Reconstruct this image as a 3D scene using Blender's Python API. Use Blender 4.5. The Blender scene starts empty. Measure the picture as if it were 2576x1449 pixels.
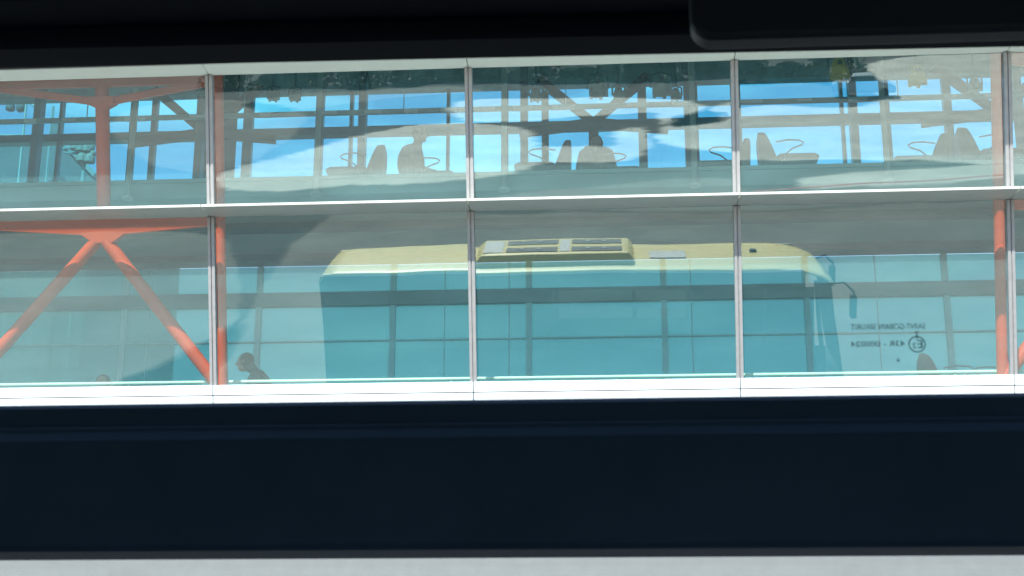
import bpy, math, random
from mathutils import Vector, Matrix
R_ = math.radians
random.seed(7)
S = bpy.context.scene
COL = S.collection

# ------------------------------------------------------------------ camera
CAM = Vector((0, 0, 2.8)); YAW, PITCH, ROLL = R_(4.008), R_(15.476), R_(0.043)
HFOV = R_(40)
cd = bpy.data.cameras.new('camera'); cam = bpy.data.objects.new('camera', cd); COL.objects.link(cam)
fwd = Vector((-math.sin(YAW)*math.cos(PITCH), math.cos(YAW)*math.cos(PITCH), math.sin(PITCH)))
rgt0 = Vector((math.cos(YAW), math.sin(YAW), 0)); up0 = rgt0.cross(fwd)
rgt = rgt0*math.cos(ROLL) + up0*math.sin(ROLL); up = up0*math.cos(ROLL) - rgt0*math.sin(ROLL)
m = Matrix((rgt, up, -fwd)).transposed().to_4x4(); m.translation = CAM
cam.matrix_world = m
cd.lens_unit = 'FOV'; cd.angle = HFOV; cd.clip_start = 0.05; cd.clip_end = 3000
cd.dof.use_dof = True; cd.dof.focus_distance = 17; cd.dof.aperture_fstop = 26
S.camera = cam

# ------------------------------------------------------------------ sky, sun, exposure
SUN_EL, SUN_ROT = R_(44), R_(193)
w = bpy.data.worlds.new('World'); S.world = w; w.use_nodes = True
nt = w.node_tree; N = nt.nodes; L = nt.links; N.clear()
out = N.new('ShaderNodeOutputWorld'); bg = N.new('ShaderNodeBackground'); sky = N.new('ShaderNodeTexSky')
sky.sky_type = 'NISHITA'; sky.sun_disc = False; sky.sun_elevation = SUN_EL; sky.sun_rotation = SUN_ROT
sky.air_density = 1.0; sky.dust_density = 0.6; sky.ozone_density = 3.5
tc = N.new('ShaderNodeTexCoord'); mp = N.new('ShaderNodeMapping'); mp.inputs['Scale'].default_value = (1.6, 1.6, 7)
nz = N.new('ShaderNodeTexNoise'); nz.inputs['Scale'].default_value = 2.6; nz.inputs['Detail'].default_value = 7; nz.inputs['Distortion'].default_value = .5
cr = N.new('ShaderNodeValToRGB'); cr.color_ramp.elements[0].position = .46; cr.color_ramp.elements[1].position = .70
cr.color_ramp.elements[0].color = (0, 0, 0, 1); cr.color_ramp.elements[1].color = (.5, .5, .5, 1)
mx = N.new('ShaderNodeMix'); mx.data_type = 'RGBA'; mx.inputs[7].default_value = (5.5, 6.6, 8.0, 1)
L.new(tc.outputs['Generated'], mp.inputs['Vector']); L.new(mp.outputs[0], nz.inputs['Vector'])
L.new(nz.outputs['Fac'], cr.inputs[0]); L.new(cr.outputs[0], mx.inputs[0]); L.new(sky.outputs[0], mx.inputs[6])
L.new(mx.outputs[2], bg.inputs[0]); L.new(bg.outputs[0], out.inputs[0])
bg.inputs['Strength'].default_value = 0.125
sl = bpy.data.lights.new('sun', 'SUN'); sl.energy = 5.0; sl.angle = R_(.53); sl.color = (1, .95, .88)
so = bpy.data.objects.new('sun', sl); COL.objects.link(so)
sdir = Vector((math.sin(SUN_ROT)*math.cos(SUN_EL), math.cos(SUN_ROT)*math.cos(SUN_EL), math.sin(SUN_EL)))
so.rotation_euler = sdir.to_track_quat('Z', 'Y').to_euler(); so.location = (0, -20, 30)
S.view_settings.view_transform = 'Standard'; S.view_settings.look = 'None'; S.view_settings.gamma = 1
S.view_settings.exposure = 1.15
S.render.engine = 'CYCLES'
S.cycles.max_bounces = 10; S.cycles.transparent_max_bounces = 24; S.cycles.glossy_bounces = 4

# ------------------------------------------------------------------ geometry of the place
T = R_(15); FD = 15.698; ZS = 5.815; BX = -4.53; BAY = 3.0        # leaning glass front
ROWS = [0, .2355, 2.186, 2.3225, 3.807]
DECK_Y, FAR_Y = 17.2, 20.2
DECK_Z, SOFFIT_Z, FLOOR_Z, CEIL_Z = 9.14, 8.90, 5.40, 12.05
F_ = 1288/math.tan(HFOV/2)
def ray(px, py): return fwd + rgt*((px-1288)/F_) + up*((724.5-py)/F_)
def at(px, py, Y):                                  # point on the vertical plane y = Y
    d = ray(px, py); return CAM + d*(Y/d.y)
def FP(x, s, o):                                    # facade coords: along, up the slope, outwards
    return Vector((x, FD - s*math.sin(T) - o*math.cos(T), ZS + s*math.cos(T) - o*math.sin(T)))
FN = Vector((0, math.cos(T), math.sin(T))); FU = Vector((0, -math.sin(T), math.cos(T)))
def atf(px, py, o):                                 # facade (x, s) seen at a pixel on the plane at offset o
    d = ray(px, py); p0 = FP(0, 0, o); k = (p0-CAM).dot(FN)/d.dot(FN); p = CAM + d*k
    return p.x, (p-p0).dot(FU)
def ground_at(px, py, z=0):                         # where the leaning glass mirrors the ground
    d = ray(px, py); p0 = FP(0, 0, 0); k = (p0-CAM).dot(FN)/d.dot(FN); h = CAM + d*k
    d2 = d - FN*(2*d.dot(FN)); return h + d2*((z-h.z)/d2.z)

# ------------------------------------------------------------------ materials
def mat(name, col, rough=.6, metal=0, noise=0, nscale=6, bump=0, coat=0, spec=.5):
    mt = bpy.data.materials.new(name); mt.use_nodes = True
    n = mt.node_tree.nodes; l = mt.node_tree.links; b = n['Principled BSDF']
    b.inputs['Base Color'].default_value = (*col, 1); b.inputs['Roughness'].default_value = rough
    b.inputs['Metallic'].default_value = metal; b.inputs['Coat Weight'].default_value = coat
    b.inputs['Specular IOR Level'].default_value = spec
    if noise or bump:
        t = n.new('ShaderNodeTexCoord'); z = n.new('ShaderNodeTexNoise'); z.inputs['Scale'].default_value = nscale; z.inputs['Detail'].default_value = 8
        z.inputs['Roughness'].default_value = .65
        l.new(t.outputs['Object'], z.inputs['Vector'])
        if noise:
            r = n.new('ShaderNodeMapRange'); r.inputs[1].default_value = .3; r.inputs[2].default_value = .7
            r.inputs[3].default_value = 1-noise; r.inputs[4].default_value = 1+noise
            v = n.new('ShaderNodeVectorMath'); v.operation = 'SCALE'; v.inputs[0].default_value = col
            l.new(z.outputs['Fac'], r.inputs[0]); l.new(r.outputs[0], v.inputs['Scale']); l.new(v.outputs[0], b.inputs['Base Color'])
        if bump:
            q = n.new('ShaderNodeBump'); q.inputs['Strength'].default_value = 1; q.inputs['Distance'].default_value = bump
            l.new(z.outputs['Fac'], q.inputs['Height']); l.new(q.outputs[0], b.inputs['Normal'])
    return mt
def glass_mat(name, tint, refl, rcol=(1, 1, 1), wave=.0009, wscale=.7, dirt_haze=0):
    mt = bpy.data.materials.new(name); mt.use_nodes = True
    n = mt.node_tree.nodes; l = mt.node_tree.links; n.clear()
    o = n.new('ShaderNodeOutputMaterial'); a = n.new('ShaderNodeBsdfTransparent'); g = n.new('ShaderNodeBsdfGlossy'); x = n.new('ShaderNodeMixShader')
    a.inputs[0].default_value = (*tint, 1); g.inputs[0].default_value = (*rcol, 1); g.inputs['Roughness'].default_value = 0.008
    x.inputs[0].default_value = refl
    l.new(a.outputs[0], x.inputs[1]); l.new(g.outputs[0], x.inputs[2])
    t = n.new('ShaderNodeTexCoord')
    if wave:
        z = n.new('ShaderNodeTexNoise'); z.inputs['Scale'].default_value = wscale; z.inputs['Detail'].default_value = 1.5
        q = n.new('ShaderNodeBump'); q.inputs['Strength'].default_value = 1; q.inputs['Distance'].default_value = wave
        l.new(t.outputs['Object'], z.inputs['Vector']); l.new(z.outputs['Fac'], q.inputs['Height']); l.new(q.outputs[0], g.inputs['Normal'])
    last = x
    if dirt_haze:
        df = n.new('ShaderNodeBsdfDiffuse'); df.inputs[0].default_value = (.34, .70, .76, 1)  # bluish tone paints a milky veil of light onto the glass, beyond its dirt
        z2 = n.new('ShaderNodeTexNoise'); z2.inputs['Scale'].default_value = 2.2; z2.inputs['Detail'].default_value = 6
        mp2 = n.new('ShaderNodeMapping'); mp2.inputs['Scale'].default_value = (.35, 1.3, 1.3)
        r = n.new('ShaderNodeMapRange'); r.inputs[1].default_value = .35; r.inputs[2].default_value = .75; r.inputs[3].default_value = dirt_haze*.62; r.inputs[4].default_value = dirt_haze
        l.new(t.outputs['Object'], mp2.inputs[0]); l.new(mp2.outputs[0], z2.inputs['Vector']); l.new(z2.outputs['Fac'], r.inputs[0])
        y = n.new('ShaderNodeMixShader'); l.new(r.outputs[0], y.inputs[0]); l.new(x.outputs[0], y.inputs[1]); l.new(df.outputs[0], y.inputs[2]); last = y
    l.new(last.outputs[0], o.inputs[0]); return mt
def frosted_mat():
    mt = bpy.data.materials.new('frosted_teal'); mt.use_nodes = True
    n = mt.node_tree.nodes; l = mt.node_tree.links; n.clear()
    o = n.new('ShaderNodeOutputMaterial'); tr = n.new('ShaderNodeBsdfTranslucent'); df = n.new('ShaderNodeBsdfDiffuse'); tp = n.new('ShaderNodeBsdfTransparent')
    t = n.new('ShaderNodeTexCoord'); z = n.new('ShaderNodeTexNoise'); z.inputs['Scale'].default_value = .8; z.inputs['Detail'].default_value = 5
    r = n.new('ShaderNodeMapRange'); r.inputs[3].default_value = .85; r.inputs[4].default_value = 1.12
    v = n.new('ShaderNodeVectorMath'); v.operation = 'SCALE'; v.inputs[0].default_value = (.40, .92, .96)
    l.new(t.outputs['Object'], z.inputs['Vector']); l.new(z.outputs['Fac'], r.inputs[0]); l.new(r.outputs[0], v.inputs['Scale'])
    l.new(v.outputs[0], tr.inputs[0]); l.new(v.outputs[0], df.inputs[0]); tp.inputs[0].default_value = (.42, .66, .60, 1)
    a = n.new('ShaderNodeMixShader'); a.inputs[0].default_value = .45; b = n.new('ShaderNodeMixShader'); b.inputs[0].default_value = .66
    l.new(tr.outputs[0], a.inputs[1]); l.new(df.outputs[0], a.inputs[2]); l.new(a.outputs[0], b.inputs[1]); l.new(tp.outputs[0], b.inputs[2]); l.new(b.outputs[0], o.inputs[0])
    return mt
M = dict(
    cladp=mat('pale_wall', (.55, .60, .60), .7, 0, .06, 2), band=mat('white_band', (.86, .93, .90), .5, 0, .03, 3), alu=mat('pale_aluminium', (.70, .70, .66), .45, 0, .05, 3), sill=mat('white_aluminium', (.74, .80, .84), .4, 0, .025, 1.5),
    mull=mat('brushed_mullion', (.38, .372, .385), .38, .35, .10, 14), joint=mat('joint_black', (.03, .035, .04), .8),
    orange=mat('orange_steel', (.70, .07, .010), .42, 0, .07, 5), brown=mat('brown_steel', (.10, .07, .07), .6, 0, .1, 4),
    tframe=mat('teal_frame', (.30, .60, .66), .5, 0, .08, 4), grey=mat('grey_steel', (.12, .19, .22), .5, 0, .08, 4), pipe=mat('pale_pipe', (.62, .66, .62), .45, 0, .05, 8),
    fascia=mat('deck_fascia', (.34, .46, .47), .6, 0, .06, 2), soffit=mat('deck_soffit', (.34, .44, .45), .8, 0, .12, 1.2),
    ceil=mat('ceiling_panel', (.40, .54, .56), .8, 0, .35, 2.2), floor=mat('interior_floor', (.30, .31, .31), .5, 0, .1, 2),
    clad=mat('lower_cladding', (.15, .158, .165), .6, 0, .07, 5, .002), rail=mat('pale_green_rail', (.62, .80, .62), .3, 0, .05, 5),
    front=glass_mat('front_glass', (.84, .97, .98), .21, (.95, 1, .95), wave=.0028, wscale=.55, dirt_haze=.11), clear=glass_mat('inner_face', (1, 1, 1), 0, wave=0),
    far=glass_mat('far_glass', (.52, .98, 1.0), .04, wave=0), frost=frosted_mat(),
    chair=mat('chair_shell', (.10, .09, .095), .6, 0, .1, 9), chair2=mat('chair_cushion', (.10, .09, .09), .8, 0, .1, 9), chrome=mat('tube_steel', (.22, .24, .26), .35, .5),
    asphalt=mat('asphalt', (.055, .057, .055), .9, 0, .55, .22, .003), mid=mat('lit_asphalt', (.21, .20, .17), .9, 0, .28, .3), dark_asphalt=mat('fresh_asphalt', (.03, .032, .035), .9, 0, .2, .5),
    concrete=mat('concrete', (.66, .645, .56), .85, 0, .25, .3), paint=mat('road_paint', (.78, .78, .74), .7, 0, .1, 4),
    redpaint=mat('red_paint', (.45, .08, .06), .7, 0, .2, 4), grass=mat('grass', (.06, .10, .03), .95, 0, .4, 2),
    yellow=mat('yellow_paint', (.97, .82, .32), .42, 0, .05, 1.3, 0, .2), orange_y=mat('amber_paint', (.85, .50, .14), .45, 0, .05, 2),
    navy=mat('dark_body_paint', (.030, .045, .055), .35, 0, .1, 2, 0, .3), blackh=mat('charcoal_plastic', (.065, .072, .095), .45, 0, .15, 3, .0003, 0, .3), blackt=mat('navy_plastic', (.085, .145, .25), .6, 0, .2, 2, .0003, 0, .12), blackp=mat('black_plastic', (.017, .026, .042), .62, 0, .25, 3, .0004, 0, .12),
    blackg=mat('black_gasket', (.010, .012, .014), .5, 0, .1, 20, 0, 0, .3), tyre=mat('rubber', (.02, .02, .02), .85), rim=mat('wheel_rim', (.45, .46, .47), .4, .7),
    acw=mat('vent_housing_white', (.72, .76, .74), .5, 0, .05, 5), acd=mat('vent_grille', (.12, .14, .14), .6), red=mat('lamp_red', (.5, .02, .02), .3), lamp=mat('lamp_clear', (.8, .8, .78), .2),
    midglass=glass_mat('tinted_bus_glass', (.4, .45, .45), .05, wave=0), busglass=glass_mat('bus_glass', (.93, .96, .95), .03, wave=0), darkglass=glass_mat('dark_bus_glass', (.10, .13, .13), .06, wave=0),
    ink=mat('printed_mark', (.06, .10, .10), .9), skin=mat('skin', (.42, .24, .17), .55, 0, .05, 12), hair=mat('dark_hair', (.03, .022, .018), .7, 0, .2, 20),
    cloth1=mat('grey_jacket', (.16, .15, .15), .9, 0, .12, 9), cloth2=mat('brown_coat', (.19, .16, .14), .9, 0, .12, 9), cloth3=mat('dark_pullover', (.09, .085, .09), .9, 0, .12, 9),
    spot=mat('spotlight_body', (.22, .33, .30), .5, 0, .12, 9), spoty=mat('yellow_spot', (.75, .55, .15), .5, 0, .1, 9), white=mat('white_plastic', (.8, .82, .84), .4),
    leaf=mat('leaf_green', (.09, .14, .07), .8, 0, .35, 1.5), bark=mat('bark', (.10, .075, .05), .9, 0, .2, 6),
    slate=mat('slate_roof', (.035, .075, .10), .8, 0, .12, 1), carw=mat('car_white', (.72, .73, .74), .3, 0, 0, 1, 0, .4), carr=mat('car_red', (.45, .04, .03), .3, 0, 0, 1, 0, .4),
    cars=mat('car_silver', (.42, .44, .46), .3, .3, 0, 1, 0, .4), cary=mat('car_yellow', (.80, .52, .05), .35, 0, 0, 1, 0, .3), carb=mat('car_blue', (.05, .12, .28), .3, 0, 0, 1, 0, .4),
    carglass=mat('car_window', (.02, .03, .035), .1))

# ------------------------------------------------------------------ mesh helpers
class MB:
    def __init__(s): s.v = []; s.f = []; s.mi = []
    def add(s, vs, fs, mi=0):
        k = len(s.v); s.v += [tuple(v) for v in vs]; s.f += [tuple(i+k for i in f) for f in fs]; s.mi += [mi]*len(fs)
    def hexa(s, p, mi=0):                 # 8 points: bottom ring then top ring
        s.add(p, [(3, 2, 1, 0), (4, 5, 6, 7), (0, 1, 5, 4), (1, 2, 6, 5), (2, 3, 7, 6), (3, 0, 4, 7)], mi)
    def box(s, x0, x1, y0, y1, z0, z1, mi=0):
        s.hexa([(x0, y0, z0), (x1, y0, z0), (x1, y1, z0), (x0, y1, z0), (x0, y0, z1), (x1, y0, z1), (x1, y1, z1), (x0, y1, z1)], mi)
    def rbox(s, x0, x1, y0, y1, z0, z1, r=.02, mi=0):      # chamfered along x/y rim
        def ring(d, z): return [(x0+d, y0+d, z), (x1-d, y0+d, z), (x1-d, y1-d, z), (x0+d, y1-d, z)]
        rs = [ring(r, z0), ring(0, z0+r), ring(0, z1-r), ring(r, z1)]; v = sum(rs, [])
        f = [(3, 2, 1, 0), (12, 13, 14, 15)]
        for k in range(3):
            for i in range(4): f.append((4*k+i, 4*k+(i+1) % 4, 4*k+4+(i+1) % 4, 4*k+4+i))
        s.add(v, f, mi)
    def fbox(s, x0, x1, s0, s1, o0, o1, mi=0):              # o0 inner, o1 outer
        s.hexa([FP(x0, s0, o1), FP(x1, s0, o1), FP(x1, s0, o0), FP(x0, s0, o0), FP(x0, s1, o1), FP(x1, s1, o1), FP(x1, s1, o0), FP(x0, s1, o0)], mi)
    def prism(s, poly, a, b, fn, mi=0):                     # poly of (p,q), extruded a..b through fn(t,p,q)
        n = len(poly); v = [fn(a, p, q) for p, q in poly] + [fn(b, p, q) for p, q in poly]
        s.add(v, [tuple(range(n-1, -1, -1)), tuple(range(n, 2*n))] + [(i, (i+1) % n, n+(i+1) % n, n+i) for i in range(n)], mi)
    def tube(s, pts, r, n=10, cap=True, mi=0):
        pts = [Vector(p) for p in pts]; rr = r if isinstance(r, (list, tuple)) else [r]*len(pts)
        v = []; f = []; pa = None
        for i, p in enumerate(pts):
            d = (pts[min(i+1, len(pts)-1)] - pts[max(i-1, 0)]).normalized()
            a = d.orthogonal().normalized() if pa is None else (pa - d*pa.dot(d)).normalized()
            pa = a; b = d.cross(a)
            for k in range(n):
                an = 2*math.pi*k/n; v.append(p + (a*math.cos(an)+b*math.sin(an))*rr[i])
        for i in range(len(pts)-1):
            for k in range(n): f.append((i*n+k, i*n+(k+1) % n, (i+1)*n+(k+1) % n, (i+1)*n+k))
        s.add(v, f, mi)
        if cap:
            s.add(v[:n], [tuple(range(n-1, -1, -1))], mi); s.add(v[-n:], [tuple(range(n))], mi)
    def lathe(s, prof, c, n=14, axis='z', mi=0):            # prof (r, h)
        pts = []
        for r, h in prof:
            for k in range(n):
                a = 2*math.pi*k/n; p = (r*math.cos(a), r*math.sin(a), h)
                if axis == 'y': p = (p[0], p[2], p[1])
                if axis == 'x': p = (p[2], p[0], p[1])
                pts.append((p[0]+c[0], p[1]+c[1], p[2]+c[2]))
        f = [(i*n+k, i*n+(k+1) % n, (i+1)*n+(k+1) % n, (i+1)*n+k) for i in range(len(prof)-1) for k in range(n)]
        f += [tuple(range(n-1, -1, -1)), tuple((len(prof)-1)*n+k for k in range(n))]
        s.add(pts, f, mi)
    def build(s, name, m, parent=None, smooth=False, origin=None, bevel=0, label=None):
        me = bpy.data.meshes.new(name)
        og = Vector(origin) if origin is not None else Vector((0, 0, 0))
        me.from_pydata([tuple(Vector(v)-og) for v in s.v], [], s.f)
        for x in (m if isinstance(m, list) else [m]): me.materials.append(M[x])
        me.polygons.foreach_set('material_index', s.mi)
        if smooth: me.polygons.foreach_set('use_smooth', [len(f_) <= 4 for f_ in s.f])
        me.update(); o = bpy.data.objects.new(name, me); COL.objects.link(o)
        if parent: o.parent = parent; o.location = og - world_loc(parent)
        else: o.location = og
        if bevel:
            b = o.modifiers.new('bevel', 'BEVEL'); b.width = bevel; b.segments = 2; b.limit_method = 'ANGLE'
        if label: o['label'] = label
        return o
def world_loc(o):
    v = Vector(o.location)
    while o.parent: o = o.parent; v += Vector(o.location)
    return v
def thing(name, label, cat, loc=(0, 0, 0), group=None):
    o = bpy.data.objects.new(name, None); COL.objects.link(o); o.location = loc; o.empty_display_size = .2
    o['label'] = label; o['category'] = cat
    if group: o['group'] = group
    return o
def tag(o, label=None, cat=None, group=None, kind=None):
    if label: o['label'] = label
    if cat: o['category'] = cat
    if group: o['group'] = group
    if kind: o['kind'] = kind
    return o
def copy_tree(o, parent=None):
    c = o.copy(); COL.objects.link(c)
    if parent: c.parent = parent
    for ch in [x for x in bpy.data.objects if x.parent == o]: copy_tree(ch, c)
    return c

# ------------------------------------------------------------------ ground
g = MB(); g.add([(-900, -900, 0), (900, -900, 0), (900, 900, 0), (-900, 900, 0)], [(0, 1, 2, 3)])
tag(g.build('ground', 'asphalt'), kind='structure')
def soft_edged(src):                                        # same surface, thinning out raggedly where its rim attribute falls to 0
    mt = M[src].copy(); mt.name = src+'_soft'; n = mt.node_tree.nodes; l = mt.node_tree.links
    o = next(x for x in n if x.type == 'OUTPUT_MATERIAL'); p = n['Principled BSDF']
    at_ = n.new('ShaderNodeAttribute'); at_.attribute_name = 'edge_fade'
    t = n.new('ShaderNodeTexCoord'); mp_ = n.new('ShaderNodeMapping'); mp_.inputs['Scale'].default_value = (.35, .9, 1)
    z = n.new('ShaderNodeTexNoise'); z.inputs['Scale'].default_value = 1.1; z.inputs['Detail'].default_value = 5
    a = n.new('ShaderNodeMath'); a.operation = 'ADD'; r = n.new('ShaderNodeMapRange'); r.inputs[1].default_value = .60; r.inputs[2].default_value = 1.15
    tr = n.new('ShaderNodeBsdfTransparent'); x = n.new('ShaderNodeMixShader')
    l.new(t.outputs['Object'], mp_.inputs[0]); l.new(mp_.outputs[0], z.inputs['Vector']); l.new(z.outputs['Fac'], a.inputs[0]); l.new(at_.outputs['Fac'], a.inputs[1])
    l.new(a.outputs[0], r.inputs[0]); l.new(r.outputs[0], x.inputs[0]); l.new(tr.outputs[0], x.inputs[1]); l.new(p.outputs[0], x.inputs[2]); l.new(x.outputs[0], o.inputs[0])
    M[src+'_soft'] = mt
soft_edged('concrete'); soft_edged('mid')
def soft_sheet(name, pts, z, m, w):
    P = [Vector((p[0], p[1], 0)) for p in pts]; n = len(P); c = sum(P, Vector())/n; outp = []; inp = []
    ar = sum(P[i-1].x*P[i].y-P[i].x*P[i-1].y for i in range(n)); sg = 1 if ar > 0 else -1
    for i in range(n):
        d = (P[(i+1) % n]-P[i-1]).normalized(); nn = Vector((d.y, -d.x, 0))*sg
        outp.append(P[i]+nn*w*random.uniform(.6, 1.4)); inp.append(P[i]-nn*w*.5)
    v = [(p.x, p.y, z) for p in inp+outp]
    q = MB(); q.add(v, [tuple(range(n))]+[(i, n+i, n+(i+1) % n, (i+1) % n) for i in range(n)]); o = q.build(name, m+'_soft')
    a = o.data.attributes.new('edge_fade', 'FLOAT', 'POINT'); a.data.foreach_set('value', [1.0]*n+[0.0]*n)
    return tag(o, kind='structure')
def sheet(name, pts, z, m):
    q = MB(); q.add([(p[0], p[1], z) for p in pts], [tuple(range(len(pts)))])
    o = q.build(name, m); return tag(o, kind='structure')
def gpoly(pix):                                       # smoothed, slightly ragged outline on the ground
    P = [ground_at(*p) for p in pix]; n = len(P); out_ = []
    for i in range(n):
        a, b, c, d = P[i-1], P[i], P[(i+1) % n], P[(i+2) % n]
        for k in range(8):
            t = k/8; q = .5*((2*b)+(c-a)*t+(2*a-5*b+4*c-d)*t*t+(3*b-a-3*c+d)*t**3)*1.0
            r = (c-b).length*.012; out_.append(q+Vector((random.uniform(-r, r), random.uniform(-r, r), 0)))
    return out_
SH = [('lit_patch', [(565, 442), (700, 405), (800, 375), (920, 345), (1010, 331), (1175, 322), (1300, 330), (1335, 372), (1345, 402), (1250, 440), (1000, 462), (880, 468), (640, 480), (565, 474)], .012, 'concrete'),  # pale concrete and asphalt outlines also paint mirrored sun and shade into the ground
      ('lit_patch', [(1345, 482), (1760, 452), (2000, 470), (2600, 440), (2620, 486), (2000, 520), (1500, 524), (1250, 510)], .012, 'mid'),
      ('lit_patch', [(2040, 436), (2230, 420), (2600, 405), (2600, 432), (2100, 458)], .020, 'concrete'),
      ('lit_patch', [(1850, 262), (2228, 240), (2232, 135), (2700, 120), (2750, 372), (2300, 385), (1880, 385), (1660, 345)], .010, 'concrete'),
      ('lit_patch', [(1180, 262), (1650, 252), (1800, 300), (1690, 318), (1640, 285), (1400, 300), (1180, 312)], .010, 'concrete'),
      ('lit_patch', [(650, 262), (900, 235), (1170, 232), (1170, 243), (900, 262), (700, 290)], .010, 'mid'),
      ('lit_patch', [(1350, 372), (1540, 368), (1560, 330), (1610, 330), (1590, 395), (1350, 404)], .010, 'concrete'),
      ('lit_patch', [(300, 300), (540, 262), (760, 300), (600, 420), (380, 420)], .010, 'mid'),
      ('lit_patch', [(848, 545), (1300, 534), (2620, 505), (2900, 900), (2900, 1050), (400, 1050), (600, 815)], .006, 'mid'),  # slanted left edge leaves bare dark asphalt in place of a cast shadow
      ('lit_patch', [(-300, 640), (540, 600), (400, 1050), (-500, 1050)], .006, 'mid')]
for nm, px, z, mt_ in SH: soft_sheet(nm, gpoly(px), z, mt_, .35 if z < .007 else .7)
for k, (a, b) in enumerate([((1900, 464), (2560, 432))]):
    p, q = ground_at(*a), ground_at(*b); d = (q-p).normalized().cross(Vector((0, 0, 1)))*.16
    sheet('road_marking', [p-d, q-d, q+d, p+d], .022, 'redpaint')

# ------------------------------------------------------------------ terminal building
TB = thing('terminal_building', 'long glazed building with a leaning teal glass front and orange steel frame behind it', 'building', (0, FD, 0))
XL, XR = BX - 3*BAY, BX + 7*BAY
def part(mb, name, m, **k): return mb.build(name, m, TB, **k)
# lower cladding and structure under the sill
b = MB(); b.box(XL, XR, FD+.10, FD+.30, 0, ZS-.05)
part(b, 'wall', 'clad')
b = MB(); b.box(XL, XR, FD+.31, FAR_Y+.4, FLOOR_Z-.35, FLOOR_Z); part(b, 'floor', 'floor')
b = MB(); b.box(XL, XR, DECK_Y+.03, FAR_Y-.02, SOFFIT_Z, DECK_Z-.04); part(b, 'upper_deck', 'soffit')
b = MB()
b.box(XL, XR, DECK_Y, DECK_Y+.03, SOFFIT_Z-.012, DECK_Z-.05); b.box(XL, XR, DECK_Y-.035, DECK_Y+.06, DECK_Z-.045, DECK_Z)
part(b, 'deck_edge', 'fascia')
b = MB(); b.box(XL, XR, DECK_Y+1.15, DECK_Y+1.35, SOFFIT_Z-.10, SOFFIT_Z-.002); b.box(XL, XR, FAR_Y-.35, FAR_Y-.05, SOFFIT_Z-.10, SOFFIT_Z-.003); part(b, 'soffit_beam', 'grey')
b = MB(); b.box(XL, XR, FD-1.42, FAR_Y+.10, CEIL_Z, CEIL_Z+.35)
for i in range(70): b.box(XL+i*.43, XL+i*.43+.03, FD-1.3, FAR_Y-.2, CEIL_Z-.05, CEIL_Z-.001)
part(b, 'ceiling', 'ceil')
for k in range(-2, 7):
    x = BX+k*BAY; b = MB(); b.box(x+.3, x+2.1, 15.9, 16.6, CEIL_Z-.16, CEIL_Z-.05); part(b, 'ceiling_panel', 'fascia')
b = MB(); b.box(XL, XR, FD-1.95, FAR_Y+.25, CEIL_Z+.36, CEIL_Z+.6); part(b, 'roof', 'alu')
for xx in (XL-.2, XR): b = MB(); b.box(xx, xx+.2, FD+.3, FAR_Y+.4, 0, CEIL_Z); part(b, 'end_wall', 'clad')
# upper cladding above the top band
b = MB()
for k in range(-3, 7):
    x = BX + k*BAY; b.fbox(x+.003, x+BAY-.003, 4.0, 6.55, -.06, 0)
part(b, 'upper_panel', 'alu')
# per bay: sills, fins, glass
for k in range(-3, 7):
    x = BX + k*BAY; x0, x1 = x+.005, x+BAY-.005
    b = MB(); b.fbox(x0, x1, .122, .2355, 0, .075); b.fbox(x0, x1, -.05, .114, 0, .07); part(b, 'sill', 'sill', bevel=.004)
    b = MB(); b.fbox(x0-.004, x1+.004, .112, .124, 0, .055); part(b, 'sill_joint', 'joint')
    b = MB(); b.prism([(.012, 2.172), (.44, 2.262), (.44, 2.289), (.012, 2.300)], x0, x1, lambda t, p, q: FP(t, q, p)); part(b, 'fin', 'alu', bevel=.002)
    b = MB(); b.prism([(.012, 3.807), (.78, 4.02), (.78, 4.10), (.012, 4.08)], x0, x1, lambda t, p, q: FP(t, q, p)); part(b, 'top_band', 'band', bevel=.002)
    for s0, s1 in ((.236, 2.176), (2.30, 3.82)):
        b = MB(); j = [random.uniform(-.0022, .0022) for _ in range(4)]; p = [FP(x+.03, s0, j[0]), FP(x+BAY-.03, s0, j[1]), FP(x+BAY-.03, s0, -.012+j[1]), FP(x+.03, s0, -.012+j[0]), FP(x+.03, s1, j[2]), FP(x+BAY-.03, s1, j[1]+j[2]-j[0]), FP(x+BAY-.03, s1, -.012+j[1]+j[2]-j[0]), FP(x+.03, s1, -.012+j[2])]
        b.add(p, [(0, 1, 5, 4)], 0); b.add(p, [(2, 3, 7, 6), (3, 2, 1, 0), (4, 5, 6, 7), (1, 2, 6, 5), (3, 0, 4, 7)], 1)
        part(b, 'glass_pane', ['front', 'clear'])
for k in range(-3, 8):
    x = BX + k*BAY
    for s0, s1, wd in ((.237, 2.171, .040), (2.302, 3.806, .042)):
        b = MB(); b.fbox(x-wd, x-.006, s0, s1, -.01, .055); b.fbox(x+.006, x+wd, s0, s1, -.01, .055); b.fbox(x-.006, x+.006, s0, s1, -.01, .04)
        part(b, 'mullion', 'mull', bevel=.003)
b = MB(); b.box(3, XR, 16.9, 18.0, FLOOR_Z+.002, FLOOR_Z+.34); part(b, 'floor_step', 'floor')
# handrail just inside the lower glass
b = MB(); pa = atf(1288, 951, -.45)[1]
b.tube([FP(XL, pa, -.45), FP(XR, pa, -.45)], .021, 8)
for k in range(-3, 13):
    x = XL + .9 + k*1.93+5; b.tube([FP(x, -.35, -.45), FP(x, pa, -.45)], .010, 6)
b.fbox(XL, XR, pa-.17, pa-.155, -.455, -.445)
part(b, 'handrail', 'rail', smooth=True)
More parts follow.
